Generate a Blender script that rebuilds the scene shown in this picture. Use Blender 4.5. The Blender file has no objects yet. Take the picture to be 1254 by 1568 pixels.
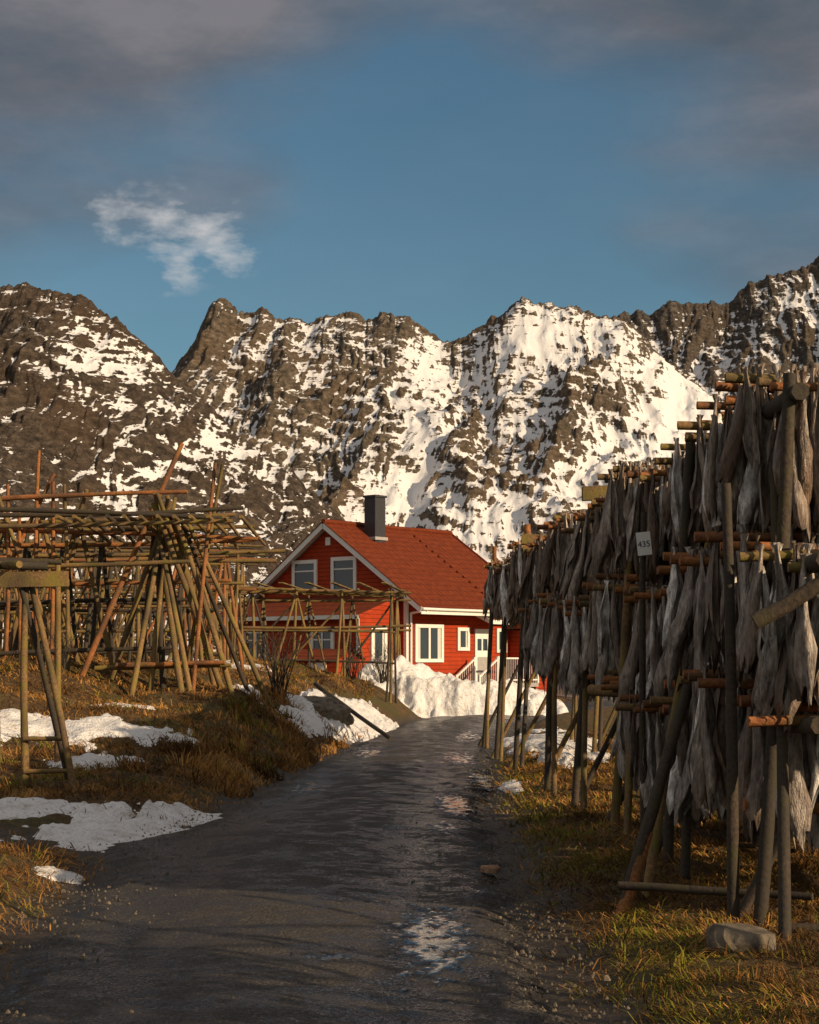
import bpy, math, random
import numpy as np
from mathutils import Vector, Matrix
random.seed(7); rng=np.random.default_rng(7)
scene=bpy.context.scene
scene.view_settings.view_transform='Standard'
scene.view_settings.look='None'
scene.view_settings.exposure=0

# ------------------------------------------------------------ noise
def _grad(ix,iy,seed):
    h=(ix.astype(np.int64)*374761393+iy.astype(np.int64)*668265263+seed*974711)&0xffffffff
    h=((h^(h>>13))*1274126177)&0xffffffff
    h=(h^(h>>16))&0xffff
    a=h/65536.0*2*np.pi
    return np.cos(a),np.sin(a)
def perlin(x,y,seed=0):
    x=np.asarray(x,float); y=np.asarray(y,float)
    x,y=np.broadcast_arrays(x,y)
    ix=np.floor(x); iy=np.floor(y); fx=x-ix; fy=y-iy
    u=fx*fx*fx*(fx*(fx*6-15)+10); v=fy*fy*fy*(fy*(fy*6-15)+10)
    def g(dx,dy):
        a,b=_grad(ix+dx,iy+dy,seed); return a*(fx-dx)+b*(fy-dy)
    return 1.4*((g(0,0)*(1-u)+g(1,0)*u)*(1-v)+(g(0,1)*(1-u)+g(1,1)*u)*v)
def fbm(x,y,o=4,seed=0,gain=.5):
    s=0;a=1;t=0
    for i in range(o):
        s=s+a*perlin(x*2**i,y*2**i,seed+i*17); t+=a; a*=gain
    return s/t
def ridged(x,y,o=4,seed=0,gain=.5):
    s=0;a=1;t=0
    for i in range(o):
        s=s+a*(1-np.abs(perlin(x*2**i,y*2**i,seed+i*17))*2); t+=a; a*=gain
    return s/t
def sst(a,b,x):
    t=np.clip((np.asarray(x,float)-a)/(b-a),0,1); return t*t*(3-2*t)

# ------------------------------------------------------------ node helpers
def newmat(name):
    m=bpy.data.materials.new(name); m.use_nodes=True
    nt=m.node_tree; b=nt.nodes['Principled BSDF']
    return m,nt,b
def N(nt,t,**k):
    n=nt.nodes.new(t)
    for a,v in k.items(): setattr(n,a,v)
    return n
def ramp(nt,fac,stops):
    r=N(nt,'ShaderNodeValToRGB'); e=r.color_ramp.elements
    while len(e)<len(stops): e.new(.5)
    for i,(p,c) in enumerate(stops):
        e[i].position=p; e[i].color=(c[0],c[1],c[2],1) if hasattr(c,'__len__') else (c,c,c,1)
    nt.links.new(fac,r.inputs[0]); return r.outputs[0]
def coords(nt,scale=(1,1,1),kind='Object'):
    t=N(nt,'ShaderNodeTexCoord'); m=N(nt,'ShaderNodeMapping'); m.inputs['Scale'].default_value=scale
    nt.links.new(t.outputs[kind],m.inputs[0]); return m.outputs[0]
def noise(nt,vec,scale,detail=4,rough=.55):
    n=N(nt,'ShaderNodeTexNoise'); n.inputs['Scale'].default_value=scale; n.inputs['Detail'].default_value=detail
    n.inputs['Roughness'].default_value=rough; nt.links.new(vec,n.inputs['Vector']); return n.outputs[0]
def mixc(nt,fac,a,b,mode='MIX'):
    m=N(nt,'ShaderNodeMix',data_type='RGBA',blend_type=mode)
    for s,v in ((m.inputs[0],fac),(m.inputs[6],a),(m.inputs[7],b)):
        if isinstance(v,bpy.types.NodeSocket): nt.links.new(v,s)
        elif hasattr(v,'__len__'): s.default_value=(v[0],v[1],v[2],1)
        else: s.default_value=v
    return m.outputs[2]
def mth(nt,op,a,b=0.0,clamp=False):
    m=N(nt,'ShaderNodeMath',operation=op); m.use_clamp=clamp
    for s,v in ((m.inputs[0],a),(m.inputs[1],b)):
        if isinstance(v,bpy.types.NodeSocket): nt.links.new(v,s)
        else: s.default_value=v
    return m.outputs[0]
def bump(nt,b,h,strength=.3,dist=.02):
    n=N(nt,'ShaderNodeBump'); n.inputs['Strength'].default_value=strength; n.inputs['Distance'].default_value=dist
    nt.links.new(h,n.inputs['Height']); nt.links.new(n.outputs[0],b.inputs['Normal']); return n
def attr(nt,name):
    a=N(nt,'ShaderNodeAttribute'); a.attribute_name=name; return a
def L(nt,a,b): nt.links.new(a,b)

def simple(name,col,rough=.6,var=.25,scale=8,bs=.2,bd=.01,stretch=(1,1,1)):
    m,nt,b=newmat(name); v=coords(nt,stretch); n=noise(nt,v,scale,5,.6)
    lo=[c*(1-var) for c in col]; hi=[min(1,c*(1+var)) for c in col]
    L(nt,ramp(nt,n,[(.3,lo),(.7,hi)]),b.inputs['Base Color']); b.inputs['Roughness'].default_value=rough
    if bs: bump(nt,b,n,bs,bd)
    return m
def wood(name,c1,c2,moss=.4,mc=(.10,.10,.02)):
    m,nt,b=newmat(name); v=coords(nt)
    n=noise(nt,v,5,3,.65); n2=noise(nt,v,38,2,.7); n3=noise(nt,v,1.7,2)
    c=ramp(nt,n2,[(.3,c1),(.7,c2)]); c=mixc(nt,ramp(nt,n,[(.55-moss*.3,0.0),(.8-moss*.3,1.0)]),c,mc)
    c=mixc(nt,ramp(nt,n3,[(.35,.65),(.6,0.0)]),c,(.03,.025,.02))
    L(nt,c,b.inputs['Base Color']); b.inputs['Roughness'].default_value=.85; bump(nt,b,n2,.5,.01); return m

M={}
M['wood']=wood('old_wood',(.12,.068,.028),(.32,.185,.072),.38,(.20,.16,.022))
M['wooddark']=wood('dark_wood',(.025,.018,.013),(.085,.056,.036),.3,(.055,.05,.013))
M['bark']=wood('orange_bark',(.20,.06,.016),(.46,.18,.05),.12)
M['white']=simple('white_paint',(.80,.78,.72),.45,.06,6,.1)
M['black']=simple('chimney_black',(.03,.03,.035),.5,.3,10)
M['grey']=simple('grey_paint',(.36,.34,.32),.6,.1)
M['rock']=simple('rock_stone',(.13,.105,.075),.9,.6,9,.8,.03)
M['stonefound']=simple('foundation',(.22,.2,.18),.9,.2,9,.3)

def cladding(name,c,sc=6.5):
    m,nt,b=newmat(name); v=coords(nt)
    s=N(nt,'ShaderNodeSeparateXYZ'); L(nt,v,s.inputs[0])
    fr=mth(nt,'FRACT',mth(nt,'MULTIPLY',s.outputs[2],sc))
    n=noise(nt,v,3,4); n2=noise(nt,coords(nt,(1,1,25)),4,3)
    base=ramp(nt,n,[(.3,[x*.75 for x in c]),(.7,[x*1.1 for x in c])])
    base=mixc(nt,ramp(nt,n2,[(.35,.45),(.6,0.0)]),base,[x*.55 for x in c])
    gap=ramp(nt,fr,[(0,1.0),(.09,1.0),(.15,0.0)])
    L(nt,mixc(nt,gap,base,[x*.3 for x in c]),b.inputs['Base Color']); b.inputs['Roughness'].default_value=.8; b.inputs['Specular IOR Level'].default_value=.3
    bump(nt,b,mth(nt,'SUBTRACT',1.0,fr),.6,.02); return m
M['red']=cladding('red_cladding',(.42,.042,.005))
M['blue']=cladding('blue_cladding',(.05,.08,.12))

m,nt,b=newmat('red_roof_tiles'); v=coords(nt); s=N(nt,'ShaderNodeSeparateXYZ'); L(nt,v,s.inputs[0])
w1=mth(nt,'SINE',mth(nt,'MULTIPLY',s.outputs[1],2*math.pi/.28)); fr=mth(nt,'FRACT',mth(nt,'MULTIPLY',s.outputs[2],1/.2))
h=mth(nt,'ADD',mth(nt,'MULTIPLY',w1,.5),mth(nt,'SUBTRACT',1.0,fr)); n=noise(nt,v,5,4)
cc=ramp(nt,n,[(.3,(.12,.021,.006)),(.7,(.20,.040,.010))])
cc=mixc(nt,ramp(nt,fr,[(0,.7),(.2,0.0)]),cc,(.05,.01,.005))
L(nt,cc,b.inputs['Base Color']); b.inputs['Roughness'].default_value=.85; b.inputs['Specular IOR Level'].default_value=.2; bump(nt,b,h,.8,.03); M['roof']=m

m,nt,b=newmat('window_glass'); b.inputs['Base Color'].default_value=(.03,.045,.055,1); b.inputs['Roughness'].default_value=.05; b.inputs['Specular IOR Level'].default_value=1.0; M['glass']=m
m,nt,b=newmat('lace_curtain'); b.inputs['Base Color'].default_value=(.6,.58,.52,1); b.inputs['Roughness'].default_value=.9; M['curtain']=m

def snowmat(name):
    m,nt,b=newmat(name); v=coords(nt); n=noise(nt,v,3.5,5,.65); n2=noise(nt,v,30,2,.7)
    c=ramp(nt,n,[(.30,(.48,.43,.36)),(.46,(.78,.76,.74)),(.8,(.87,.87,.88))])
    c=mixc(nt,ramp(nt,n2,[(.33,.55),(.45,0.0)]),c,(.34,.27,.20))
    L(nt,c,b.inputs['Base Color']); b.inputs['Roughness'].default_value=.6
    bump(nt,b,mth(nt,'ADD',n,mth(nt,'MULTIPLY',n2,.25)),.9,.10); return m
M['snow']=snowmat('old_snow')

# ------------------------------------------------------------ mesh helpers
def mkobj(name,me,parent=None):
    o=bpy.data.objects.new(name,me); scene.collection.objects.link(o)
    if parent: o.parent=parent
    return o
def npmesh(name,V,F,mats,smooth=True,attrs=None,parent=None):
    me=bpy.data.meshes.new(name); V=np.asarray(V,dtype=np.float32); F=np.asarray(F,dtype=np.int32)
    me.vertices.add(len(V)); me.vertices.foreach_set('co',V.ravel())
    k=F.shape[1]; me.loops.add(F.size); me.loops.foreach_set('vertex_index',F.ravel())
    me.polygons.add(len(F)); me.polygons.foreach_set('loop_start',np.arange(0,F.size,k,dtype=np.int32))
    me.polygons.foreach_set('loop_total',np.full(len(F),k,dtype=np.int32))
    me.polygons.foreach_set('use_smooth',np.full(len(F),smooth))
    me.update(calc_edges=True)
    for m in (mats if isinstance(mats,list) else [mats]): me.materials.append(m)
    if attrs:
        for a,(typ,dat) in attrs.items():
            at=me.attributes.new(a,typ,'POINT')
            if typ=='FLOAT': at.data.foreach_set('value',np.asarray(dat,dtype=np.float32).ravel())
            else: at.data.foreach_set('color',np.asarray(dat,dtype=np.float32).ravel())
    return mkobj(name,me,parent)
def gridfaces(ny,nx):
    i=np.arange(ny*nx).reshape(ny,nx)
    return np.stack([i[:-1,:-1],i[:-1,1:],i[1:,1:],i[1:,:-1]],-1).reshape(-1,4)

class MB:
    def __init__(s): s.v=[];s.f=[];s.m=[];s.mats=[];s.sm=[]
    def mi(s,mat):
        if mat not in s.mats: s.mats.append(mat)
        return s.mats.index(mat)
    def add(s,vs,fs,mat,smooth=False):
        o=len(s.v); s.v+= [tuple(x) for x in vs]; k=s.mi(mat)
        for f in fs: s.f.append([o+i for i in f]); s.m.append(k); s.sm.append(smooth)
    def box(s,a,b,mat):
        x0,y0,z0=a;x1,y1,z1=b
        vs=[(x0,y0,z0),(x1,y0,z0),(x1,y1,z0),(x0,y1,z0),(x0,y0,z1),(x1,y0,z1),(x1,y1,z1),(x0,y1,z1)]
        s.add(vs,[(0,3,2,1),(4,5,6,7),(0,1,5,4),(1,2,6,5),(2,3,7,6),(3,0,4,7)],mat)
    def beam(s,p,q,w,h,mat):
        p=Vector(p);q=Vector(q);d=(q-p).normalized(); up=Vector((0,0,1))
        if abs(d.z)>.9: up=Vector((0,1,0))
        a=d.cross(up).normalized()*w/2; c=a.cross(d).normalized()*h/2
        vs=[]
        for e in (p,q): vs+=[e-a-c,e+a-c,e+a+c,e-a+c]
        s.add(vs,[(0,1,2,3),(7,6,5,4),(0,4,5,1),(1,5,6,2),(2,6,7,3),(3,7,4,0)],mat)
    def pole(s,p,q,r,mat,r2=None,bend=.012,n=7,seg=5,endmat=None):
        p=Vector(p);q=Vector(q);d=q-p;l=d.length;d.normalize()
        a=d.cross(Vector((.3,.2,1))).normalized(); c=d.cross(a)
        r2=r*.8 if r2 is None else r2
        b1=(a*random.uniform(-1,1)+c*random.uniform(-1,1))*l*bend
        vs=[]
        for i in range(seg+1):
            t=i/seg; ctr=p+d*l*t+b1*math.sin(math.pi*t)+(a*random.uniform(-1,1)+c*random.uniform(-1,1))*r*.12
            rr=(r+(r2-r)*t)*random.uniform(.93,1.07)
            for j in range(n):
                th=2*math.pi*j/n; vs.append(ctr+(a*math.cos(th)+c*math.sin(th))*rr)
        fs=[(i*n+j,i*n+(j+1)%n,(i+1)*n+(j+1)%n,(i+1)*n+j) for i in range(seg) for j in range(n)]
        s.add(vs,fs,mat,True)
        s.add(vs[:n],[tuple(range(n-1,-1,-1))],endmat or mat); s.add(vs[-n:],[tuple(range(n))],endmat or mat)
    def obj(s,name,parent=None):
        me=bpy.data.meshes.new(name); me.from_pydata(s.v,[],s.f)
        for m in s.mats: me.materials.append(m)
        me.polygons.foreach_set('material_index',s.m); me.polygons.foreach_set('use_smooth',s.sm); me.update()
        return mkobj(name,me,parent)
def empty(name,loc,rz=0):
    o=bpy.data.objects.new(name,None); o.location=loc; o.rotation_euler=(0,0,rz); scene.collection.objects.link(o); return o

# ------------------------------------------------------------ ground
RY=np.array([-60,0,5,7.5,9.45,12.2,17.3,24.5,32,41.6,47,51,55,60,70,90,200])
RL=np.array([-2.0,-2.0,-2.0,-2.0,-2.2,-2.35,-2.1,-1.62,-1.15,-.35,.4,1.3,2.4,4.2,8,18,70])
RR=np.array([.75,.75,.75,.78,.81,.81,.9,1.16,1.8,2.75,3.6,4.7,6.0,8.0,12,22,75])
def rl(y): return np.interp(y,RY,RL)
def rr_(y): return np.interp(y,RY,RR)
def gh(x,y):
    x=np.asarray(x,float); y=np.asarray(y,float)
    l=rl(y); r=rr_(y); dl=l-x; dr=x-r
    n1=fbm(x*.5,y*.5,3,3); n2=fbm(x*2.3,y*2.3,3,9)
    far=1-sst(90,140,np.hypot(x,y))
    mound=sst(17.2,33,y)*(1-sst(46,58,y))*(.95*sst(0.1,2.2,dl)+.5*sst(1.8,5.5,dl)-.3*sst(8,14,dl))
    mound=mound*(1+.25*n1)
    track=sst(13.0,14.0,y)*(1-sst(15.6,16.8,y))
    bankL=.16*sst(.1,.9,dl)*(1-track*.9)
    bankR=.08*sst(.05,1.0,dr)+.15*sst(2,5,dr)
    off=np.maximum(sst(0,.5,dl),sst(0,.5,dr))
    z=(mound+bankL+bankR+off*(.06*n2+.14*n1))*far
    return z-.045*(1-off)
xs=np.concatenate([-np.geomspace(4500,42,22),np.arange(-40,-9,.3),np.arange(-9,6,.055),np.arange(6,30,.3),np.geomspace(31,4500,24)])
ys=np.concatenate([np.linspace(-80,1,14),np.geomspace(1.4,120,560),np.geomspace(126,5000,40)])
X,Y=np.meshgrid(xs,ys); Z=gh(X,Y)
dd=np.maximum(rl(Y)-X,X-rr_(Y)); mud=1-sst(.0,.55,dd+.5*fbm(X*2.5,Y*1.6,4,18,.6))
mud=np.maximum(mud,.8*sst(13.2,14.0,Y)*(1-sst(15.2,16.2,Y))*(X<-2)*(X>-9))
m,nt,b=newmat('grassy_ground'); v=coords(nt)
n=noise(nt,v,.7,3,.6); n2=noise(nt,v,9,5,.7); n3=noise(nt,v,45,2,.7)
c=ramp(nt,n2,[(.3,(.03,.018,.008)),(.5,(.12,.062,.016)),(.7,(.25,.145,.04))])
c=mixc(nt,ramp(nt,n,[(.45,0.0),(.62,.6)]),c,(.085,.08,.012))
c=mixc(nt,ramp(nt,n3,[(.35,.6),(.55,0.0)]),c,(.02,.013,.007))
md=attr(nt,'mud').outputs['Fac']
c=mixc(nt,mth(nt,'MULTIPLY',md,.92),c,ramp(nt,n2,[(.35,(.014,.010,.007)),(.65,(.06,.045,.032))]))
L(nt,c,b.inputs['Base Color']); L(nt,mth(nt,'SUBTRACT',.95,mth(nt,'MULTIPLY',md,.45)),b.inputs['Roughness'])
bump(nt,b,mth(nt,'ADD',n2,mth(nt,'MULTIPLY',n3,.5)),.9,.08); M['ground']=m
npmesh('ground',np.stack([X,Y,Z],-1).reshape(-1,3),gridfaces(*X.shape),m,attrs={'mud':('FLOAT',mud)})

# ------------------------------------------------------------ road
ry=np.concatenate([np.linspace(-20,2,40),np.geomspace(2.1,90,1100)]); nu=230
u=np.linspace(0,1,nu)
Yr,U=np.meshgrid(ry,u,indexing='ij')
jl=.18*fbm(ry*1.1,ry*0+3.3,4,21)+.20*fbm(ry*4,ry*0+1.3,4,25,.7)+.02; jr=.16*fbm(ry*1.3,ry*0+8.3,4,22)+.22*fbm(ry*4,ry*0+4.3,4,26,.7)-.02
jl=jl+.55*np.exp(-((ry-14.6)/1.1)**2)
Lx=(rl(ry)-jl)[:,None]; Rx=(rr_(ry)+jr)[:,None]
Xr=Lx+(Rx-Lx)*U
edge=np.minimum(U,1-U)
wheel=np.exp(-((U-.22)/.10)**2)+np.exp(-((U-.74)/.10)**2)
rough=fbm(Xr*1.6,Yr*.9,3,31)
Zr=-.06+.075*sst(0,.12,edge)+.04*sst(0,.5,edge)-.02*wheel+.010*rough+.0022*fbm(Xr*10,Yr*10,4,33,.7)
wet=.30+.30*wheel+1.0*fbm(Xr*2.2,Yr*1.6,5,35,.7)+.25*sst(.8,.95,U)*sst(13,17,Yr)*(1-sst(24,28,Yr))
def blob(x,y,rx,ry_): return np.exp(-(((Xr-x)/rx)**2+((Yr-y)/ry_)**2))
pud=np.maximum.reduce([blob(.14,9.6,.26,1.4),blob(.5,18.6,.22,1.8),blob(.35,16,.2,.7)*.7,blob(1.0,22.5,.28,2.4),blob(-.7,29,.4,2.5)*.8,blob(-.45,8.9,.25,.15)*.85,blob(.8,27,.4,2.5)*.8,blob(1.2,35,.5,4)*.7,blob(-1.2,21,.3,1.2)*.65])
pn=pud+1.15*fbm(Xr*11,Yr*4.5,5,41,.7)
pm=sst(.60,.68,pn)
Zr=Zr*(1-pm*.5)+pm*.5*(.03)
npmat,nt,b=newmat('wet_asphalt'); v=coords(nt)
g1=noise(nt,v,50,3,.85); g3=noise(nt,v,1.3,3); vs_=coords(nt,(1.0,1.3,1)); g4=noise(nt,vs_,5.0,7,.85)
vor=N(nt,'ShaderNodeTexVoronoi'); vor.inputs['Scale'].default_value=48; L(nt,v,vor.inputs['Vector'])
vr2=N(nt,'ShaderNodeTexVoronoi'); vr2.inputs['Scale'].default_value=19; L(nt,v,vr2.inputs['Vector'])
wa=attr(nt,'wet').outputs['Fac']; pa=attr(nt,'puddle').outputs['Fac']
wv=mth(nt,'ADD',wa,mth(nt,'MULTIPLY',mth(nt,'SUBTRACT',g4,.5),3.8))
wm=ramp(nt,wv,[(.28,0.0),(.46,1.0)])
grain=ramp(nt,g1,[(.46,1.0),(.58,.15)])
wr=mth(nt,'MULTIPLY',wm,grain)
dry=ramp(nt,g1,[(.3,(.016,.013,.011)),(.5,(.05,.042,.036)),(.68,(.17,.15,.13))])
wetc=ramp(nt,g1,[(.3,(.004,.004,.004)),(.5,(.016,.013,.012)),(.72,(.08,.07,.06))])
c=mixc(nt,wm,dry,wetc); c=mixc(nt,ramp(nt,g3,[(.5,0.0),(.75,.4)]),c,(.045,.028,.014))
c=mixc(nt,ramp(nt,vr2.outputs['Distance'],[(.09,.9),(.15,0.0)]),c,mixc(nt,ramp(nt,g4,[(.4,0.0),(.6,1.0)]),(.28,.24,.20),(.02,.018,.016)))
c=mixc(nt,pa,c,(.01,.009,.008))
L(nt,c,b.inputs['Base Color'])
r=mixc(nt,wr,(.8,.8,.8),(.13,.13,.13)); r=mixc(nt,pa,r,(.03,.03,.03)); L(nt,r,b.inputs['Roughness'])
b.inputs['Specular IOR Level'].default_value=.5
hh=mth(nt,'ADD',vor.outputs['Distance'],mth(nt,'MULTIPLY',g1,1.4)); hh=mth(nt,'ADD',hh,mth(nt,'MULTIPLY',g4,.6))
bn=bump(nt,b,hh,.8,.018)
L(nt,mth(nt,'MULTIPLY',mth(nt,'SUBTRACT',1.0,mth(nt,'MULTIPLY',wr,.84)),mth(nt,'SUBTRACT',1.0,mth(nt,'MULTIPLY',pa,.94))),bn.inputs['Strength'])
npmesh('asphalt_road',np.stack([Xr,Yr,Zr],-1).reshape(-1,3),gridfaces(*Xr.shape),npmat,attrs={'wet':('FLOAT',wet),'puddle':('FLOAT',pm)})

# ------------------------------------------------------------ snow patches
def snow_patch(cx,cy,rx,ry_,h,seed,rot=0,name='snow_patch',n=110,nz=.9,lump=0.0,freq=1.0,fine=.22):
    a=np.linspace(-1.6,1.6,n); A,B=np.meshgrid(a,a)
    c,s=math.cos(rot),math.sin(rot)
    x=cx+A*rx*c-B*ry_*s; y=cy+A*rx*s+B*ry_*c
    q=1-np.sqrt(A*A+B*B)+nz*fbm(x*1.3*freq+seed,y*.9*freq,5,seed,.6 if not lump else .35)+fine*fbm(x*9,y*7,3,seed+8)
    t=np.where(q>0,h*(1-np.exp(-q*3)),q*.25)
    if lump: t=t+np.clip(q,0,1)*lump*(fbm(x*.9,y*.9,3,seed+3,.35)*1.5)+np.clip(q,0,.4)*.45*fbm(x*2.6,y*2.6,4,seed+5,.6)
    z=gh(x,y)+t
    F=gridfaces(n,n); keep=(t.ravel()[F]>-.10).any(1)
    npmesh(name,np.stack([x,y,z],-1).reshape(-1,3),F[keep],M['snow'])
snow_patch(-5.0,24.2,1.5,.95,.10,51,nz=1.3)
snow_patch(-3.9,21.3,.6,.6,.05,52,nz=1.4)
snow_patch(-4.3,16.7,1.4,.5,.05,53,nz=1.2)
snow_patch(-2.75,15.8,.75,1.2,.05,54,nz=1.3,freq=1.8)
snow_patch(-2.15,17.4,.5,.5,.05,64,nz=1.2,freq=1.8)
snow_patch(-2.55,12.5,.18,.2,.04,55,nz=1,freq=3)
snow_patch(-1.35,37,.75,5.6,.28,56,-.12,nz=.9)
snow_patch(-3.0,31.5,.6,.8,.10,57,nz=1.2)
snow_patch(-4.4,27,.5,.4,.05,81,nz=1.3,freq=2)
snow_patch(-3.3,24.0,.4,.4,.05,82,nz=1.4,freq=2)
snow_patch(2.6,31,.75,5.0,.12,58,nz=1.2)
snow_patch(2.3,25.5,.35,1.2,.12,68,nz=1.2)
snow_patch(.5,16.6,.12,.3,.05,59,nz=.7,freq=3)
snow_patch(1.3,21.5,.14,1.0,.05,69,nz=1,freq=2)
snow_patch(-5.0,41,1.5,2,.15,71)
snow_patch(1.25,49.4,2.7,1.9,1.15,60,-.1,'snow_pile',190,.45,.6,1,.04)
snow_patch(3.3,50.4,1.5,1.5,.7,61,0,'snow_pile',110,.45,.4,1,.04)

# ------------------------------------------------------------ grass
m,nt,b=newmat('dry_grass'); L(nt,attr(nt,'Col').outputs['Color'],b.inputs['Base Color']); b.inputs['Roughness'].default_value=.8; b.inputs['Specular IOR Level'].default_value=.2; M['grass']=m
def grass(name,n,xr,yr,dens,lay,seed,lenr=(.05,.16),greenf=None):
    r=np.random.default_rng(seed)
    y=yr[0]*(yr[1]/yr[0])**r.random(n*3); x=r.uniform(xr[0],xr[1],n*3)
    k=r.random(n*3)<dens(x,y); x=x[k][:n];y=y[k][:n]; n=len(x)
    z=gh(x,y)
    cl=fbm(x*3,y*3,2,seed)
    ln=r.uniform(*lenr,n)*(1+.9*np.clip(cl,-.6,1)); w=.0018+.00022*y*r.uniform(.7,1.4,n)
    az=r.uniform(0,6.283,n)+0; az=np.where(r.random(n)<.45,az,2.4+5*fbm(x*1.3,y*1.3,2,seed+1))
    el=np.clip(r.normal(lay,.35,n),.05,1.5)
    dx,dy=np.cos(az)*np.cos(el),np.sin(az)*np.cos(el); dz=np.sin(el)
    px,py=r.normal(0,1,(2,n)); q=np.hypot(px,py); px=px/q;py=py/q
    P=np.stack([x,y,z-.01],-1); D=np.stack([dx,dy,dz],-1)*ln[:,None]; S=np.stack([px,py,0*px],-1)*w[:,None]
    droop=np.zeros_like(P); droop[:,2]=-ln*.28
    V=np.stack([P-S,P+S,P+D*.55+S*.8,P+D*.55-S*.8,P+D+droop+S*.15,P+D+droop-S*.15],1).reshape(-1,3)
    i=np.arange(n)[:,None]*6
    F=np.concatenate([i+np.array([[0,1,2,3]]),i+np.array([[3,2,4,5]])],0)
    straw=np.array([.42,.215,.058]);br=np.array([.13,.058,.015]);gr=np.array([.18,.165,.016])
    pt=np.clip(.5+1.4*fbm(x*1.1,y*.8,3,seed+5),0,1)
    t=np.clip(r.random(n)*.7+pt*.6-.25,0,1)[:,None]; c=straw*t+br*(1-t)
    c=c*np.clip(.38+.95*pt,.30,1.15)[:,None]
    gm=greenf(x,y) if greenf is not None else sst(.05,.35,fbm(x*.6,y*.6,3,99))*.5
    gm=(r.random(n)<gm)[:,None]; c=np.where(gm,gr*(.5+.8*t),c)
    C=np.concatenate([c,np.ones((n,1))],1); C=np.repeat(C,6,0)
    npmesh(name,V,F,M['grass'],smooth=False,attrs={'Col':('FLOAT_COLOR',C)})
snowspots=[(-5.0,24.2,1.3,.8),(-3.9,21.3,.5,.5),(-4.3,16.6,1.3,.5),(-2.75,15.6,.7,1.0),(-1.35,37,.6,5),(2.6,31,.7,5)]
def ns(x,y):
    o=np.ones_like(x)
    for a,b_,c_,d_ in snowspots: o*=1-.93*(((x-a)/c_)**2+((y-b_)/d_)**2<1.1)
    return o
def dl_(x,y):
    d=rl(y)-x; return (d>.05+.45*fbm(x*2,y*2,3,5))*(.25+.75*sst(0,.7,d))*ns(x,y)*(1-.9*((y>13.2)&(y<16.4)))*np.where(np.abs(x)<.27*y+1,1,0)*(.25+.75*sst(-.35,.1,fbm(x*1.4,y*1.1,3,66)))
def dr_(x,y):
    d=x-rr_(y); return (d>.06+.5*fbm(x*2,y*2,3,6))*(.25+.75*sst(.0,.6,d))*ns(x,y)*np.where(np.abs(x)<.27*y+1,1,0)*(.22+.78*sst(-.35,.1,fbm(x*1.6,y*1.2,3,67)))
grass('dry_grass',120000,(-11,-1),(7,48),dl_,.5,81,(.05,.2))
def gR(x,y): return .55*np.exp(-((x-1.25)/.4)**2)*sst(0,.2,fbm(x*1.2,y*.6,2,77)+.2)+.12
grass('dry_grass',115000,(.6,5.5),(5.5,34),dr_,.42,82,(.04,.17),gR)
grass('grass_tussocks',16000,(-4.5,-.8),(20,36),lambda x,y:(rl(y)-x>.0)*(rl(y)-x<1.6)*sst(0,.3,fbm(x*1.5,y*1.5,2,4))*1.0,.95,83,(.15,.34))

# ------------------------------------------------------------ rocks
def rockobj(name,loc,size,seed,mat=None,sub=4):
    import bmesh
    bm=bmesh.new(); bmesh.ops.create_icosphere(bm,subdivisions=sub,radius=1)
    for v_ in bm.verts:
        p=v_.co; k=1+.30*float(perlin(p.x*1.2+seed,p.y*1.2+p.z,seed))+.12*float(perlin(p.x*4+seed,p.y*4+p.z*3,seed+2))
        q=p*k; q.z=max(q.z,-.35)
        q.x=max(min(q.x,.85),-.9); q.z=min(q.z,.72+.2*q.x)
        v_.co=Vector((q.x*size[0],q.y*size[1],q.z*size[2]))
    me=bpy.data.meshes.new(name); bm.to_mesh(me); bm.free(); me.materials.append(mat or M['rock'])
    for p in me.polygons: p.use_smooth=False
    o=mkobj(name,me); o.location=loc; o.rotation_euler=(0,0,seed); return o
rockobj('boulder',(1.72,8.85,.10),(.20,.17,.15),3)
rockobj('stone',(.60,12.6,.04),(.085,.07,.05),5,simple('orange_stone',(.35,.2,.12),.8,.3,12,.5))
rockobj('boulder',(-2.15,34.5,.45),(.7,.9,.5),8)
rockobj('rock_outcrop',(-5.6,33.5,1.15),(1.1,.9,.35),9)
g=MB()
for i in range(3200):
    y=6.0*(30/6.0)**random.random(); s=random.uniform(.004,.012)*(1 if random.random()<.96 else 2)
    if random.random()<.4: x=float(rl(y))+random.gauss(0,.25)
    elif random.random()<.6: x=float(rr_(y))+random.gauss(-.05,.16)
    else: x=random.uniform(float(rl(y)),float(rr_(y)))
    z=max(float(gh(x,y)),.018)
    vs=[(x+random.uniform(.6,1.2)*s*math.cos(a),y+random.uniform(.6,1.2)*s*math.sin(a),z-.004) for a in (0,1.3,2.6,3.8,5.1)]
    ts=[(x+.5*(a[0]-x)+random.uniform(-.2,.2)*s,y+.5*(a[1]-y),z+s*random.uniform(.5,1.0)) for a in vs]
    g.add(vs+ts,[(0,1,6,5),(1,2,7,6),(2,3,8,7),(3,4,9,8),(4,0,5,9),(5,6,7,8,9)],M['rock'])
g.obj('gravel')

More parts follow.
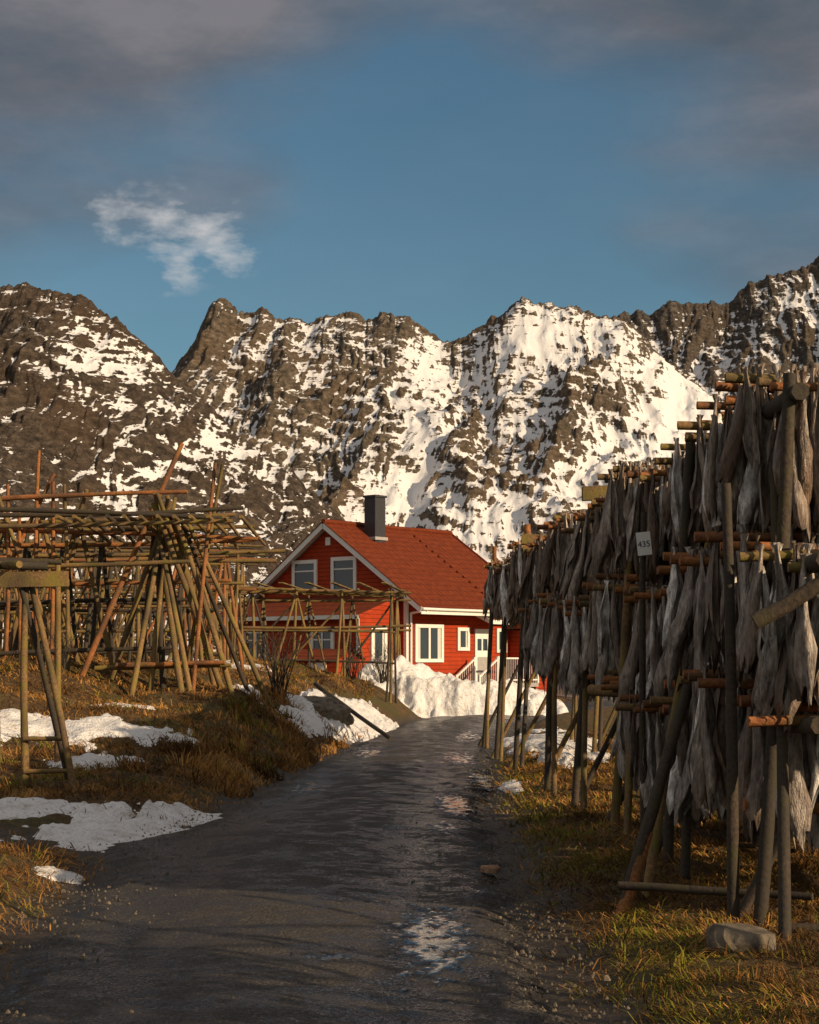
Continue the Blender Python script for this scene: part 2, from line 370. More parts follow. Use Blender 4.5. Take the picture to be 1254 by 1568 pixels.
# ------------------------------------------------------------ mountains
def mountain_mat(name,tint=(1,1,1)):
    m,nt,b=newmat(name); v=coords(nt)
    a=attr(nt,'snow').outputs['Fac']
    n=noise(nt,v,.10,5,.75); n2=noise(nt,coords(nt,(.7,.5,1.2)),.12,5,.75); n3=noise(nt,v,.006,3)
    vs2=N(nt,'ShaderNodeMapping'); vs2.inputs['Rotation'].default_value=(0,.42,0); vs2.inputs['Scale'].default_value=(.25,.4,2.2)
    L(nt,v,vs2.inputs[0]); n4=noise(nt,vs2.outputs[0],.10,5,.75)
    s=mth(nt,'ADD',a,mth(nt,'MULTIPLY',mth(nt,'SUBTRACT',n,.5),.9)); s=mth(nt,'ADD',s,mth(nt,'MULTIPLY',mth(nt,'SUBTRACT',n4,.5),1.3))
    sm=ramp(nt,s,[(.475,0.0),(.51,1.0)])
    rk=ramp(nt,n2,[(.3,(.03,.025,.021)),(.5,(.12,.096,.072)),(.68,(.28,.22,.165))])
    rk=mixc(nt,ramp(nt,n3,[(.45,0.0),(.65,.4)]),rk,(.16,.10,.055))
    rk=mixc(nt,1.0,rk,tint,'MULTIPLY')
    L(nt,mixc(nt,sm,rk,(.73,.72,.73)),b.inputs['Base Color']); b.inputs['Roughness'].default_value=.9; b.inputs['Specular IOR Level'].default_value=.15
    bn=bump(nt,b,n2,.8,11); L(nt,mth(nt,'SUBTRACT',1.0,mth(nt,'MULTIPLY',sm,.8)),bn.inputs['Strength'])
    return m
def blur(a,k):
    for ax in (0,1):
        p=np.pad(a,[(k,k) if i==ax else (0,0) for i in (0,1)],mode='edge')
        c=np.cumsum(p,axis=ax); c=np.insert(c,0,0,axis=ax)
        a=(np.take(c,np.arange(2*k+1,c.shape[ax]),axis=ax)-np.take(c,np.arange(0,c.shape[ax]-2*k-1),axis=ax))/(2*k+1)
    return a
def mountain(name,pts,Yb,Yr,seed,base,blobs,x0,x1,nx,nt_,amp,pexp,mat,skew=0.0):
    k=Yr/2600.
    pts=np.array(pts,float); RX=(pts[:,0]-627)*k; RZ=(1010-pts[:,1])*k+1.6
    x=np.linspace((x0-627)*k,(x1-627)*k,nx); t=np.concatenate([np.linspace(0,.95,int(nt_*.8)),np.linspace(.955,1.0,int(nt_*.1)),np.linspace(1.01,1.5,int(nt_*.1))])
    Xg,T=np.meshgrid(x,t)
    ridge=np.interp(x,RX,RZ)+9*k*fbm(x/20/k,x*0+.5,4,seed+90,.65)
    kk=int(60*k/(x[1]-x[0])); pad=np.pad(ridge,kk,mode='edge'); sm=np.convolve(pad,np.ones(2*kk+1)/(2*kk+1),'valid')
    depth=Yr-Yb
    Yg=Yb+depth*T+22*fbm(Xg/120,T*2,3,seed+1)*(T<=1)
    w=sst(.65,1,T); Xs=Xg+skew*(1-T)*depth*.5
    R=np.interp(Xs,x,sm)*(1-w)+np.interp(Xg,x,ridge)*w
    tt=np.clip(T,0,1)
    z=R*np.where(T<=1,.35*tt+.65*tt**pexp,1-(T-1)*1.9)
    env=np.clip(4*tt*(1.03-tt),0,1)**.6
    wx=Xg+30*fbm(Xg/130,Yg/130,4,seed+2)+skew*(1-T)*depth*.6; wy=Yg+40*fbm(Xg/150,Yg/150,3,seed+3)
    z=z+amp*(ridged(wx/170,wy/520,5,seed+4,.52)-.45)*env*1.7
    r2=ridged(wx/55,wy/170,5,seed+5,.6)
    z=z+amp*.50*(r2-.4)*(env*.8+.22)
    crag=np.clip(.5+1.2*fbm(wx/110,wy/160,3,seed+12),0,1)
    z=z+amp*.30*crag*(np.abs(perlin(wx/19,wy/38,seed+6))+.5*np.abs(perlin(wx/8,wy/15,seed+16)))*(env*.7+.3)
    per=24.; q=(z+.36*Xg+16*fbm(Xg/70,Yg/70,4,seed+7))/per; f=q-np.floor(q); st=(sst(.25,.8,f)-f)*per*.45
    z=z+st*(env*.9+.1)*crag
    z=np.where(T<=0.02,np.minimum(z,-2),z)
    dx=(x[1]-x[0])
    gy=np.gradient(z,axis=0)/np.gradient(Yg,axis=0).clip(.2); gx=np.gradient(z,axis=1)/dx
    nz=1/np.sqrt(1+gx*gx+gy*gy)
    conc=np.clip((blur(z,5)-z)/6,-1,1)+np.clip((blur(z,20)-z)/28,-1,1)
    a=Xg*2600/Yg+627; b_=1010-(z-1.6)*2600/Yg
    d=base+0*z
    for bx,by,sx,sy,am in blobs: d=d+am*np.exp(-((a-bx)/sx)**2-((b_-by)/sy)**2)
    s=d+.26*conc+1.0*(nz-.64)+.24*fbm(wx/34,wy/120,5,seed+11,.65)-.16*(crag-.5)+.34*fbm(Xg/70,q*1.1,4,seed+13,.6)
    ms=sst(.45,.65,s); z=z*(1-ms)+blur(blur(z,3),3)*ms*.7+z*ms*.3
    npmesh(name,np.stack([Xg,Yg,z],-1).reshape(-1,3),gridfaces(*Xg.shape),mat,attrs={'snow':('FLOAT',s)})
A=[(-400,700),(100,700),(200,640),(255,590),(275,560),(300,530),(318,480),(327,467),(337,464),(350,470),(365,487),(380,480),(400,477),(420,490),(450,495),(470,500),(490,487),(510,480),(535,487),(560,497),(585,490),(600,485),(620,492),(650,510),(680,515),(705,522),(725,505),(745,490),(770,478),(800,467),(820,470),(850,476),(890,482),(930,487),(950,492),(970,508),(1000,540),(1040,565),(1070,595),(1095,612),(1130,640),(1170,680),(1254,740),(1400,830),(1800,900)]
Bp=[(-500,600),(-150,470),(-60,450),(0,440),(15,435),(35,430),(50,440),(75,445),(105,455),(130,462),(150,485),(175,495),(200,512),(230,535),(255,560),(270,580),(300,605),(330,635),(370,668),(420,705),(470,745),(520,790),(560,830),(620,890),(700,960),(800,1005),(1000,1009)]
Cp=[(700,700),(850,600),(900,540),(935,495),(950,480),(975,470),(1000,475),(1025,460),(1050,460),(1090,462),(1115,460),(1130,445),(1150,430),(1180,425),(1215,425),(1225,410),(1254,398),(1350,360),(1600,400),(2000,520)]
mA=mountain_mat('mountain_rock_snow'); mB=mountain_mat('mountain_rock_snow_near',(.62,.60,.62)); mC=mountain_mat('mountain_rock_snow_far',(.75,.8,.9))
mountain('mountain_ridge',A,1650,2600,200,.41,[(800,500,90,45,.14),(910,530,130,60,.26),(640,620,40,90,.22),(760,620,100,70,.10),(1000,650,130,90,.42),(600,750,90,50,.2),(720,800,140,50,.2),(1080,690,90,90,.35),(920,780,140,60,.15),(420,600,120,100,-.08),(935,615,60,35,-.45),(620,500,80,14,-.2),(310,520,35,50,-.4)],-100,1500,1200,460,40,1.5,mA,.25)
mountain('mountain_slope',Bp,1250,2000,300,.31,[(100,540,80,50,.2),(190,560,60,60,.2),(270,690,70,50,.15),(180,670,40,50,.12),(50,680,80,90,-.2),(360,690,120,50,.12),(20,520,40,70,-.15)],-300,900,900,400,32,1.5,mB,.3)
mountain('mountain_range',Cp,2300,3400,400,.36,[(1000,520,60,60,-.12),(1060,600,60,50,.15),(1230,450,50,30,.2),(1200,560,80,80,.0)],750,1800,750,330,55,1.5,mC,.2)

# ------------------------------------------------------------ red house
H=empty('red_house',(-3.08,64.63,0),math.radians(-40))
hw=3.86; HL=7.2; RZm=6.8; sl=.687
def zroof(x): return RZm-sl*abs(x)
w=MB()
t=.2
w.add([(-hw,0,-.3),(hw,0,-.3),(hw,0,zroof(hw)-t),(0,0,RZm-t),(-hw,0,zroof(hw)-t)],[(0,1,2,3,4)],M['red'])
w.add([(-hw,HL,-.3),(hw,HL,-.3),(hw,HL,zroof(hw)-t),(0,HL,RZm-t),(-hw,HL,zroof(hw)-t)],[(4,3,2,1,0)],M['red'])
for sx in (-1,1):
    w.add([(sx*hw,0,-.3),(sx*hw,HL,-.3),(sx*hw,HL,zroof(hw)-t),(sx*hw,0,zroof(hw)-t)],[(0,1,2,3)],M['red'])
w.obj('walls',H)
f=MB(); f.box((hw+.003,.0,-.3),(hw+.03,HL,.45),M['stonefound']); f.obj('foundation',H)
r=MB(); ex=4.82; y0,y1=-.3,HL+.25
for sx in (-1,1):
    a=[(0,y0,RZm),(sx*ex,y0,zroof(ex)),(sx*ex,y1,zroof(ex)),(0,y1,RZm)]
    lo=[(p[0],p[1],p[2]-.12) for p in a]
    r.add(a,[(0,1,2,3)],M['roof']); r.add(lo,[(3,2,1,0)],M['white'])
    for yy in (y0-.02,y1+.02):
        r.beam((0,yy,RZm-.10),(sx*(ex+.02),yy,zroof(ex)-.10),.04,.20,M['white'])
        r.beam((0,yy,RZm+.035),(sx*(ex+.02),yy,zroof(ex)+.035),.09,.03,M['roof'])
    r.box((sx*(ex+.0)-.015,y0,zroof(ex)-.24),(sx*(ex+.0)+.015,y1,zroof(ex)-.01),M['white'])
    r.pole((sx*(ex+.07),y0,zroof(ex)-.06),(sx*(ex+.07),y1,zroof(ex)-.06),.055,M['white'],.055,0)
r.pole((0,y0,RZm+.03),(0,y1,RZm+.03),.10,M['roof'],.10,0)
for i in range(14):
    q=.4+i*.31; r.box((q,4.55,zroof(q)-.02),(q+.10,4.68,zroof(q)+.04),M['roof'])
r.obj('roof',H)
c_=MB(); c_.box((.45,1.55,5.9),(1.0,2.15,7.85),M['black']); c_.box((.40,1.5,7.85),(1.05,2.2,7.93),M['black']); c_.box((.38,1.48,6.2),(1.07,2.22,6.32),M['grey']); c_.obj('chimney',H)
def window_x(mb,x,ya,yb,za,zb,mull=1,nrm=1,curt=True):
    q=.10
    mb.box((x+.005,ya,za),(x+.025,yb,zb),M['glass'])
    if curt: 
        mb.box((x+.026,ya+.1,za+.1),(x+.028,ya+.1+(yb-ya)*.12,zb-.1),M['curtain']); mb.box((x+.026,yb-.1-(yb-ya)*.12,za+.1),(x+.028,yb-.1,zb-.1),M['curtain'])
    mb.box((x+.002,ya-.03,za-.03),(x+.07,ya+q,zb+.03),M['white']); mb.box((x+.002,yb-q,za-.03),(x+.07,yb+.03,zb+.03),M['white'])
    mb.box((x+.002,ya+q,zb-q),(x+.066,yb-q,zb+.03),M['white']); mb.box((x+.002,ya+q,za-.03),(x+.085,yb-q,za+q),M['white'])
    for i in range(mull):
        c=ya+(yb-ya)*(i+1)/(mull+1); mb.box((x+.002,c-.055,za+q),(x+.06,c+.055,zb-q),M['white'])
def window_y(mb,y,xa,xb,za,zb,mull=0):
    q=.11
    mb.box((xa,y-.025,za),(xb,y-.005,zb),M['glass'])
    mb.box((xa-.03,y-.07,za-.03),(xa+q,y-.002,zb+.03),M['white']); mb.box((xb-q,y-.07,za-.03),(xb+.03,y-.002,zb+.03),M['white'])
    mb.box((xa+q,y-.066,zb-q),(xb-q,y-.002,zb+.03),M['white']); mb.box((xa+q,y-.085,za-.03),(xb-q,y-.002,za+q),M['white'])
    for i in range(mull):
        c=xa+(xb-xa)*(i+1)/(mull+1); mb.box((c-.03,y-.06,za+q),(c+.03,y-.002,zb-q),M['white'])
    mb.box((xa+q,y-.04,(za+zb)/2+.2),(xb-q,y-.026,(za+zb)/2+.25),M['white'])
wi=MB(); window_y(wi,0,-1.85,-.6,4.15,5.4); window_y(wi,0,.2,1.42,4.15,5.45); wi.box((-.12,-.05,5.95),(.12,-.004,6.25),M['white'])
window_x(wi,hw,.49,2.09,1.53,2.88); window_x(wi,hw,3.0,3.68,1.97,2.79,0); window_x(wi,hw,5.46,6.05,1.9,2.79,0)
wi.obj('windows',H)
tr=MB(); tr.box((hw-.10,-.03,-.3),(hw+.035,.0-.003,zroof(hw)-.24),M['white']); tr.box((hw+.004,-.002,.46),(hw+.035,.10,zroof(hw)-.24),M['white']); tr.box((hw+.004,HL-.1,.46),(hw+.035,HL+.02,zroof(hw)-.24),M['white'])
tr.pole((hw+.1,.16,.2),(hw+.1,.16,3.3),.045,M['white'],.045,0); tr.pole((hw+.1,.16,3.3),(ex+.05,.0,zroof(ex)-.1),.045,M['white'],.045,0)
tr.obj('trim_and_downpipe',H)
d=MB(); d.box((hw+.003,4.07,.72),(hw+.05,4.98,2.78),M['white'])
d.box((hw+.05,4.2,1.95),(hw+.06,4.45,2.4),M['glass']); d.box((hw+.05,4.55,1.95),(hw+.06,4.82,2.4),M['glass']); d.box((hw+.05,4.2,1.0),(hw+.058,4.82,1.7),M['grey']); d.obj('front_door',H)
p=MB()
def canopy(ya,yb,zt,zb,out):
    p.add([(hw,ya,zt),(hw+out,ya,zb),(hw+out,yb,zb),(hw,yb,zt)],[(0,1,2,3)],M['roof'])
    p.add([(hw,ya,zt-.1),(hw+out,ya,zb-.1),(hw+out,yb,zb-.1),(hw,yb,zt-.1)],[(3,2,1,0)],M['white'])
    p.box((hw+out-.02,ya,zb-.17),(hw+out+.02,yb,zb-.01),M['white'])
    for yy in (ya,yb): p.beam((hw,yy,zt-.07),(hw+out,yy,zb-.07),.04,.16,M['white'])
canopy(3.75,5.25,3.55,3.12,1.0)
p.box((hw+.01,6.3,-.2),(hw+1.3,7.15,2.75),M['red'])
for sgn in (-1,1):
    yy=6.72+sgn*.75; p.add([(hw,6.72,3.5),(hw+1.6,6.72,3.5),(hw+1.6,yy,2.8),(hw,yy,2.8)],[(0,1,2,3)],M['roof'])
    p.beam((hw+1.61,6.72,3.44),(hw+1.61,yy,2.74),.04,.18,M['white'])
p.add([(hw+1.3,6.3,2.75),(hw+1.3,7.15,2.75),(hw+1.3,6.72,3.42)],[(0,1,2)],M['red'])
p.box((hw+.04,3.6,.55),(hw+1.5,6.2,.70),M['grey'])
for i in range(4): p.box((hw+.4,2.5+i*.28,-.1),(hw+1.4,2.78+i*.28-.003,.12+i*.14),M['grey'])
def rail(a,b,hh=.95):
    a=Vector(a);b=Vector(b);n=max(2,int((b-a).length/.13))
    p.beam(a+Vector((0,0,hh)),b+Vector((0,0,hh)),.07,.06,M['white']); p.beam(a+Vector((0,0,.12)),b+Vector((0,0,.12)),.05,.05,M['white'])
    for i in range(n+1):
        q=a.lerp(b,i/n); wd=.09 if i in (0,n) else .035; p.beam(q,q+Vector((0,0,hh+(.08 if wd>.05 else -.03))),wd,wd,M['white'] if wd>.05 else M['grey'])
rail((hw+1.45,3.65,.7),(hw+1.45,6.2,.7)); rail((hw+1.45,2.5,0),(hw+1.45,3.6,.66)); rail((hw+.35,2.5,0),(hw+.35,3.6,.66))
rail((hw+1.5,7.3,.1),(hw+4.2,7.3,-.1),.9)
p.obj('porch_and_steps',H)
e=MB(); el=2.2; ew=3.5
e.add([(-hw,-el,-.3),(ew,-el,-.3),(ew,-el,3.2),(-hw,-el,3.2)],[(0,1,2,3)],M['red'])
for xx in (-hw,ew): e.add([(xx,-el,-.3),(xx,-.004,-.3),(xx,-.004,3.85),(xx,-el,3.2)],[(0,1,2,3)],M['red'])
e.add([(-hw-.2,-el-.3,3.2),(ew+.25,-el-.3,3.2),(ew+.25,-.01,4.0),(-hw-.2,-.01,4.0)],[(0,1,2,3)],M['roof'])
e.add([(-hw-.2,-el-.3,3.1),(ew+.25,-el-.3,3.1),(ew+.25,-.01,3.9),(-hw-.2,-.01,3.9)],[(3,2,1,0)],M['red'])
e.beam((ew+.27,-el-.3,3.14),(ew+.27,-.02,3.94),.03,.12,M['red']); e.box((-hw-.2,-el-.33,3.05),(ew+.25,-el-.30,3.2),M['white'])
window_x(e,ew,-1.55,-.75,1.45,2.8,0); window_y(e,-el,1.2,2.3,1.5,2.7,1); window_y(e,-el,-2.2,-1.1,1.5,2.7,1)
e.box((ew-.1,-el-.03,-.3),(ew+.03,-el-.003,3.1),M['white']); e.obj('side_extension',H)

S=empty('red_shed',(-2.75,55.5,.1),math.radians(-30)); q=MB()
q.box((-1,-.7,0),(.9,.7,1.5),M['red']); q.add([(-1.15,-.85,1.5),(1.05,-.85,1.5),(1.05,0,1.85),(-1.15,0,1.85)],[(0,1,2,3)],M['roof']); q.add([(-1.15,.85,1.5),(1.05,.85,1.5),(1.05,0,1.85),(-1.15,0,1.85)],[(3,2,1,0)],M['roof'])
q.add([(.901,-.7,1.5),(.901,.7,1.5),(.901,0,1.82)],[(0,1,2)],M['red']); q.box((-.1,-.73,.05),(.5,-.705,1.4),M['white']); q.obj('shed_body',S)
Bh=empty('blue_house',(8.4,78,0),math.radians(-25)); q=MB()
q.box((-2.8,0,-.2),(2.8,7,3.1),M['blue']); q.add([(-2.8,0,3.1),(2.8,0,3.1),(0,0,5.2)],[(0,1,2)],M['blue'])
for sx in (-1,1):
    q.add([(0,-.3,5.35),(sx*3.2,-.3,2.95),(sx*3.2,7.3,2.95),(0,7.3,5.35)],[(0,1,2,3)],M['black']); q.beam((0,-.31,5.26),(sx*3.2,-.31,2.86),.04,.2,M['white'])
window_y(q,0,-2.2,-1.2,1.2,2.4,1); window_y(q,0,.8,1.8,1.2,2.4,1); q.obj('house_body',Bh)

# ------------------------------------------------------------ left drying racks (empty)
def gz(x,y): return float(gh(x,y))
def aframe(mb,x,y,top,spread,axis='x',mat=None,r=.05,over=.25,n=2):
    mat=mat or M['wood']; dx=spread if axis=='x' else .12; dy=.12 if axis=='x' else spread
    for s in (-1,1):
        bx,by=x+s*dx*random.uniform(.85,1.15),y+s*dy; k=over/max(top,1)
        mb.pole((bx,by,gz(bx,by)-.1),(x-s*dx*k,y-s*dy*k,top+over*random.uniform(.4,1.3)),r,mat)
def rack(name,x0,x1,y0,y1,top,nfx=3,nfy=2,npoles=10,axis='x',extra=True,mats=None,rough=.12,over=.25):
    mb=MB(); mats=mats or [M['wood'],M['wood'],M['wooddark'],M['bark']]
    for i in range(nfx):
        for j in range(nfy):
            x=x0+(x1-x0)*i/max(1,nfx-1)+random.uniform(-.1,.1); y=y0+(y1-y0)*j/max(1,nfy-1)
            aframe(mb,x,y,top,random.uniform(.4,.7),random.choice('xy'),random.choice(mats),random.uniform(.035,.05),over)
            if extra: mb.pole((x+random.uniform(-.15,.15),y,gz(x,y)-.1),(x,y,top+.05),.045,random.choice(mats))
    for j in range(nfy):
        y=y0+(y1-y0)*j/max(1,nfy-1)
        for zz in (top,top-.9):
            mb.pole((x0-.5,y,zz+random.uniform(-rough,rough)),(x1+.5,y,zz+random.uniform(-rough,rough)),.045,random.choice(mats))
    for i in range(npoles):
        if axis=='x':
            y=y0-.3+(y1-y0+.6)*i/max(1,npoles-1); z=top+.08+random.uniform(0,.05)
            mb.pole((x0-.6+random.uniform(-.3,.3),y,z),(x1+.6+random.uniform(-.3,.3),y,z+random.uniform(-rough,rough)),.032,random.choice(mats))
        else:
            x=x0-.3+(x1-x0+.6)*i/max(1,npoles-1); z=top+.08+random.uniform(0,.05)
            mb.pole((x,y0-.5,z),(x+random.uniform(-.1,.1),y1+.5,z+random.uniform(-rough,rough)),.032,random.choice(mats))
    for i in range(nfx-1):
        xa=x0+(x1-x0)*i/(nfx-1); xb=x0+(x1-x0)*(i+1)/(nfx-1)
        mb.pole((xa,y0,gz(xa,y0)+.3),(xb,y0,top-.2),.032,random.choice(mats))
    return mb,name
W=M['wood'];Bk=M['bark'];Dk=M['wooddark']
mb=MB()
mb.pole((-4.29,19,-.1),(-4.29,19,2.50),.048,W); mb.pole((-3.63,18.6,-.05),(-4.25,19.05,2.46),.042,W); mb.pole((-3.86,19.5,-.05),(-4.33,18.95,2.4),.04,Dk)
mb.pole((-4.3,18.95,.35),(-3.75,18.9,.36),.03,W); mb.pole((-4.3,18.93,.72),(-3.8,18.9,.72),.03,W)
mb.beam((-5.2,18.9,2.48),(-3.8,18.9,2.5),.06,.17,W); mb.pole((-5.6,18.7,2.62),(-4.1,19.2,2.66),.06,Dk)
mb.pole((-5.4,20.5,2.7),(-4.25,18.5,2.64),.05,W); mb.pole((-5.5,19.4,2.75),(-4.0,19.5,2.72),.045,Dk)
mb.pole((-5.6,19,-.1),(-5.6,19,2.6),.05,W); mb.pole((-5.1,21,.2),(-5.1,21,2.7),.05,W); mb.pole((-4.35,21,.3),(-4.35,21,2.8),.045,W)
mb.obj('wooden_drying_rack')
mb=MB()
for (bx,by,tx,ty,tz,mm,rr0) in [(-5.75,29.6,-4.05,30.2,5.45,Bk,.055),(-5.35,30.4,-4.2,29.9,4.4,W,.06),(-4.35,30,-4.5,30.3,4.6,Dk,.06),(-3.3,30,-4.5,29.8,4.35,W,.06),(-3.05,29.6,-4.3,30.1,4.5,W,.055),(-4.0,31.4,-4.45,29.7,4.5,W,.05),(-4.75,28.9,-4.3,30.2,4.45,W,.05),(-3.7,28.8,-4.6,30.2,4.3,W,.05),(-2.9,31.5,-4.1,30,4.25,Dk,.045),
    (-3.75,29.3,-3.45,30.2,5.1,Bk,.04),(-2.4,30.6,-3.9,30,4.0,W,.05),(-3.9,29.2,-4.5,30.4,4.3,W,.06),(-4.5,29.4,-4.2,30.4,4.5,W,.05),(-3.5,30.6,-4.3,30.2,4.4,W,.055),(-5.0,31.6,-4.5,30.2,4.3,Dk,.05),(-3.45,31.2,-4.4,29.6,4.5,W,.05),
    (-7.9,30,-6.3,30.1,4.9,Bk,.045),(-6.1,30.3,-7.3,29.8,4.7,W,.05),(-6.9,31,-5.7,30,4.6,W,.045),(-4.1,30.8,-3.3,30,5.05,W,.04)]:
    mb.pole((bx,by,gz(bx,by)-.1),(tx,ty,tz),rr0,mm,seg=7)
for i,(xa,za,xb,zb,y) in enumerate([(-7.6,4.42,-3.9,4.55,30),(-7.6,4.12,-2.9,4.25,29.6),(-7.6,4.02,-3.1,4.18,30.3),(-7.6,3.95,-2.8,4.0,30.8),(-7.5,3.7,-2.85,3.82,31.3),(-7.5,4.2,-3.2,4.02,29.2),(-7.4,3.35,-2.5,3.45,31.8),(-7.5,3.85,-3.0,3.95,28.7),(-7.5,3.0,-3.4,3.1,32.3),(-7.4,1.7,-4.2,1.8,30),(-5.5,1.45,-3.1,1.5,29.7),(-7.5,3.6,-2.4,3.7,32.6),(-7.5,3.9,-2.7,3.75,30.1),(-7.6,2.6,-4.0,2.7,31),(-7.6,3.2,-3.8,3.3,29.5)]):
    mb.pole((xa,y,za),(xb,y+random.uniform(-.2,.2),zb),.045,[Bk,Dk,W,W][i%4],seg=8)
for k in range(12):
    x=-5.9+k*.28; mb.pole((x,28.4,4.0),(x+random.uniform(-.1,.1),32.5,3.75+random.uniform(-.1,.1)),.035,random.choice([W,Dk,W]))
for x,zt in ((-6.55,5.3),(-6.3,4.75),(-6.1,4.7),(-7.1,4.7),(-6.9,4.2)):
    mb.pole((x+random.uniform(-.1,.1),30,1.1),(x,30,zt),.04,random.choice([Bk,W]))
for x in (-7.3,-6.6,-5.9): aframe(mb,x,30.5,4.0,.7,'x',W,.05); aframe(mb,x+.2,31.5,3.9,.6,'y',Dk,.045)
mb.pole((-5.1,29.5,1.5),(-3.2,29.4,1.55),.05,Bk)
mb.obj('wooden_drying_rack')
for (a0,a1,b0,b1,tp,nx_,ny_,npn,ax) in [(-11.5,-4.2,38,41,4.1,10,2,10,'x'),(-13.5,-4.9,46,50,4.4,10,2,10,'x'),(-10,-4.6,34.5,36,3.6,7,2,7,'x')]:
    mb,nm=rack('wooden_drying_rack',a0,a1,b0,b1,tp,nx_,ny_,npn,ax)
    for z_ in (1.7,2.2,2.7,3.2): mb.pole((a0,b0,z_),(a1,b0,z_+random.uniform(-.1,.1)),.04,random.choice([W,Dk]))
    mb.obj(nm)
mb,nm=rack('wooden_drying_rack',-4.4,-.45,46.5,50.5,3.4,4,2,12,'y',True,[W,W,Dk],.05,.1)
for yy in (46.2,47.5,48.8,50.2): mb.pole((-4.9,yy,3.6),(-.15,yy,3.43),.04,W)
for yy in (46.5,): mb.pole((-4.6,yy,2.4),(-.4,yy,2.35),.04,W); mb.pole((-4.6,yy,1.6),(-.4,yy,1.5),.035,Dk)
for i in range(6): mb.beam((-4.2+i*.7,46.1,3.69),(-3.7+i*.7,50.8,3.63),.12,.03,W)
mb.obj(nm)

mb=MB(); mb.pole((-2.1,38,1.05),(-.35,31.8,.12),.05,Dk); mb.obj('fallen_pole')
def bush(name,x,y,h,n,spread):
    mb=MB()
    for i in range(n):
        a=random.uniform(0,6.28); s=random.uniform(.2,1)*spread; hh=h*random.uniform(.5,1)
        p0=Vector((x+random.uniform(-.12,.12),y+random.uniform(-.12,.12),gz(x,y)-.05)); p1=p0+Vector((math.cos(a)*s*.5,math.sin(a)*s*.5,hh*.6)); p2=p0+Vector((math.cos(a)*s,math.sin(a)*s,hh))
        mb.pole(p0,p1,.014,Dk,.009,.05,4,3); mb.pole(p1,p2,.009,Dk,.004,.06,4,3)
        for k in range(3):
            t_=random.uniform(.2,.9); b0=p1.lerp(p2,t_); mb.pole(b0,b0+Vector((random.uniform(-.2,.2),random.uniform(-.2,.2),random.uniform(.1,.3))),.006,Dk,.003,.05,3,2)
    mb.obj(name)
bush('bare_bush',-2.6,33.5,1.4,26,.6); bush('bare_bush',-.75,48.5,1.3,26,.5); bush('bare_bush',-1.5,47,1.5,20,.5); bush('bare_bush',-6.0,29,.8,12,.4)

# ------------------------------------------------------------ right fish racks
def fish_template(r):
    prof=[(-.05,.024,.2),(0,.012,.9),(.08,.016,1.0),(.2,.028,1.0),(.36,.042,.9),(.52,.050,.8),(.68,.056,.75),(.82,.056,.7),(.93,.050,.65),(1.0,.036,.6)]
    n=9; bend=r.normal(0,.05,2); roll=r.uniform(4.2,6.0); colj=r.normal(0,.055,n); colr=1+r.normal(0,.15,n); V=[]
    ph=r.uniform(0,6,3)
    for i,(s,w_,fl) in enumerate(prof):
        k=r.uniform(.86,1.14)
        for j in range(n):
            a=(j/(n-1)-.5)*roll+.2*math.sin(s*5+ph[2]); rr=colr[j]*(1+.14*math.sin(j*2.1+s*8+ph[0]))*(1+r.normal(0,.06))
            edge=(abs(j-(n-1)/2)/((n-1)/2))**3
            px=math.sin(a)*w_*k*rr*1.05; py=(math.cos(a)*.72)*w_*k*rr+edge*w_*.4*math.sin(s*9+ph[1])
            V.append([px+bend[0]*s*s+.014*math.sin(s*6+ph[2]),py+bend[1]*s*s,-s*.72+(colj[j]*max(0,s-.5)*2)])
    F=[[i*n+j,i*n+j+1,(i+1)*n+j+1,(i+1)*n+j] for i in range(len(prof)-1) for j in range(n-1)]
    return np.array(V),np.array(F)
tm=[fish_template(rng) for _ in range(30)]
m,nt,b=newmat('dried_cod_skin'); a=attr(nt,'Col').outputs['Color']; v=coords(nt,(5,5,1)); n=noise(nt,v,9,4,.75)
n5=noise(nt,coords(nt,(1,1,.6)),9,3,.6)
c=mixc(nt,1.0,a,ramp(nt,n,[(.32,(.24,.19,.16)),(.5,(.95,.93,.90)),(.68,(1.7,1.7,1.7))]),'MULTIPLY')
c=mixc(nt,ramp(nt,n5,[(.47,0.0),(.68,.6)]),c,(.12,.065,.035))
L(nt,c,b.inputs['Base Color']); b.inputs['Roughness'].default_value=.38; bump(nt,b,n,.8,.018)
M['fish']=m
def hang_fish(polesL,parent,width,dens,third=.45):
    Vs=[];Fs=[];Cs=[];off=0
    for (xa,y,z,tilt,ti) in polesL:
        x=xa+random.uniform(.08,.16)
        if ti==2 and random.random()<third: continue
        while x<xa+width:
            if random.random()<(dens if ti<2 else .6*dens):
              for side in (-1,1):
                V,F=tm[random.randrange(30)]; a=random.uniform(0,6.28); s=random.uniform(.76,1.28)*(1.0 if ti else .98); wsc=random.uniform(.7,1.15)
                c,sn=math.cos(a),math.sin(a); sw=random.gauss(0,.07)
                P=V*s; P[:,:2]*=wsc; q=np.stack([P[:,0]*c-P[:,1]*sn+sw*P[:,2],P[:,0]*sn+P[:,1]*c+side*(.02-.05*P[:,2]*random.uniform(.2,1)),P[:,2]],-1)+np.array([x+side*.012,y+side*.03+tilt*(x-xa)/3.6,z+.03])
                Vs.append(q);Fs.append(F+off);off+=len(V)
                k=random.random()**.8; col=np.array([.50,.46,.42])*(1-k)+np.array([.14,.09,.058])*k
                if ti==0: col=col*np.array([.78,.71,.64])
                if random.random()<(.28 if ti else .08): col=np.array([.78,.75,.72])*random.uniform(.7,1.1)
                cc=np.ones((len(V),4)); cc[:,:3]=col; cc[:,:3]*=(.6+.8*rng.random((len(V),1))); Cs.append(cc)
            x+=random.uniform(.06,.11)
    npmesh('stockfish',np.concatenate(Vs),np.concatenate(Fs),M['fish'],attrs={'Col':('FLOAT_COLOR',np.concatenate(Cs))},parent=parent)
mb=MB()
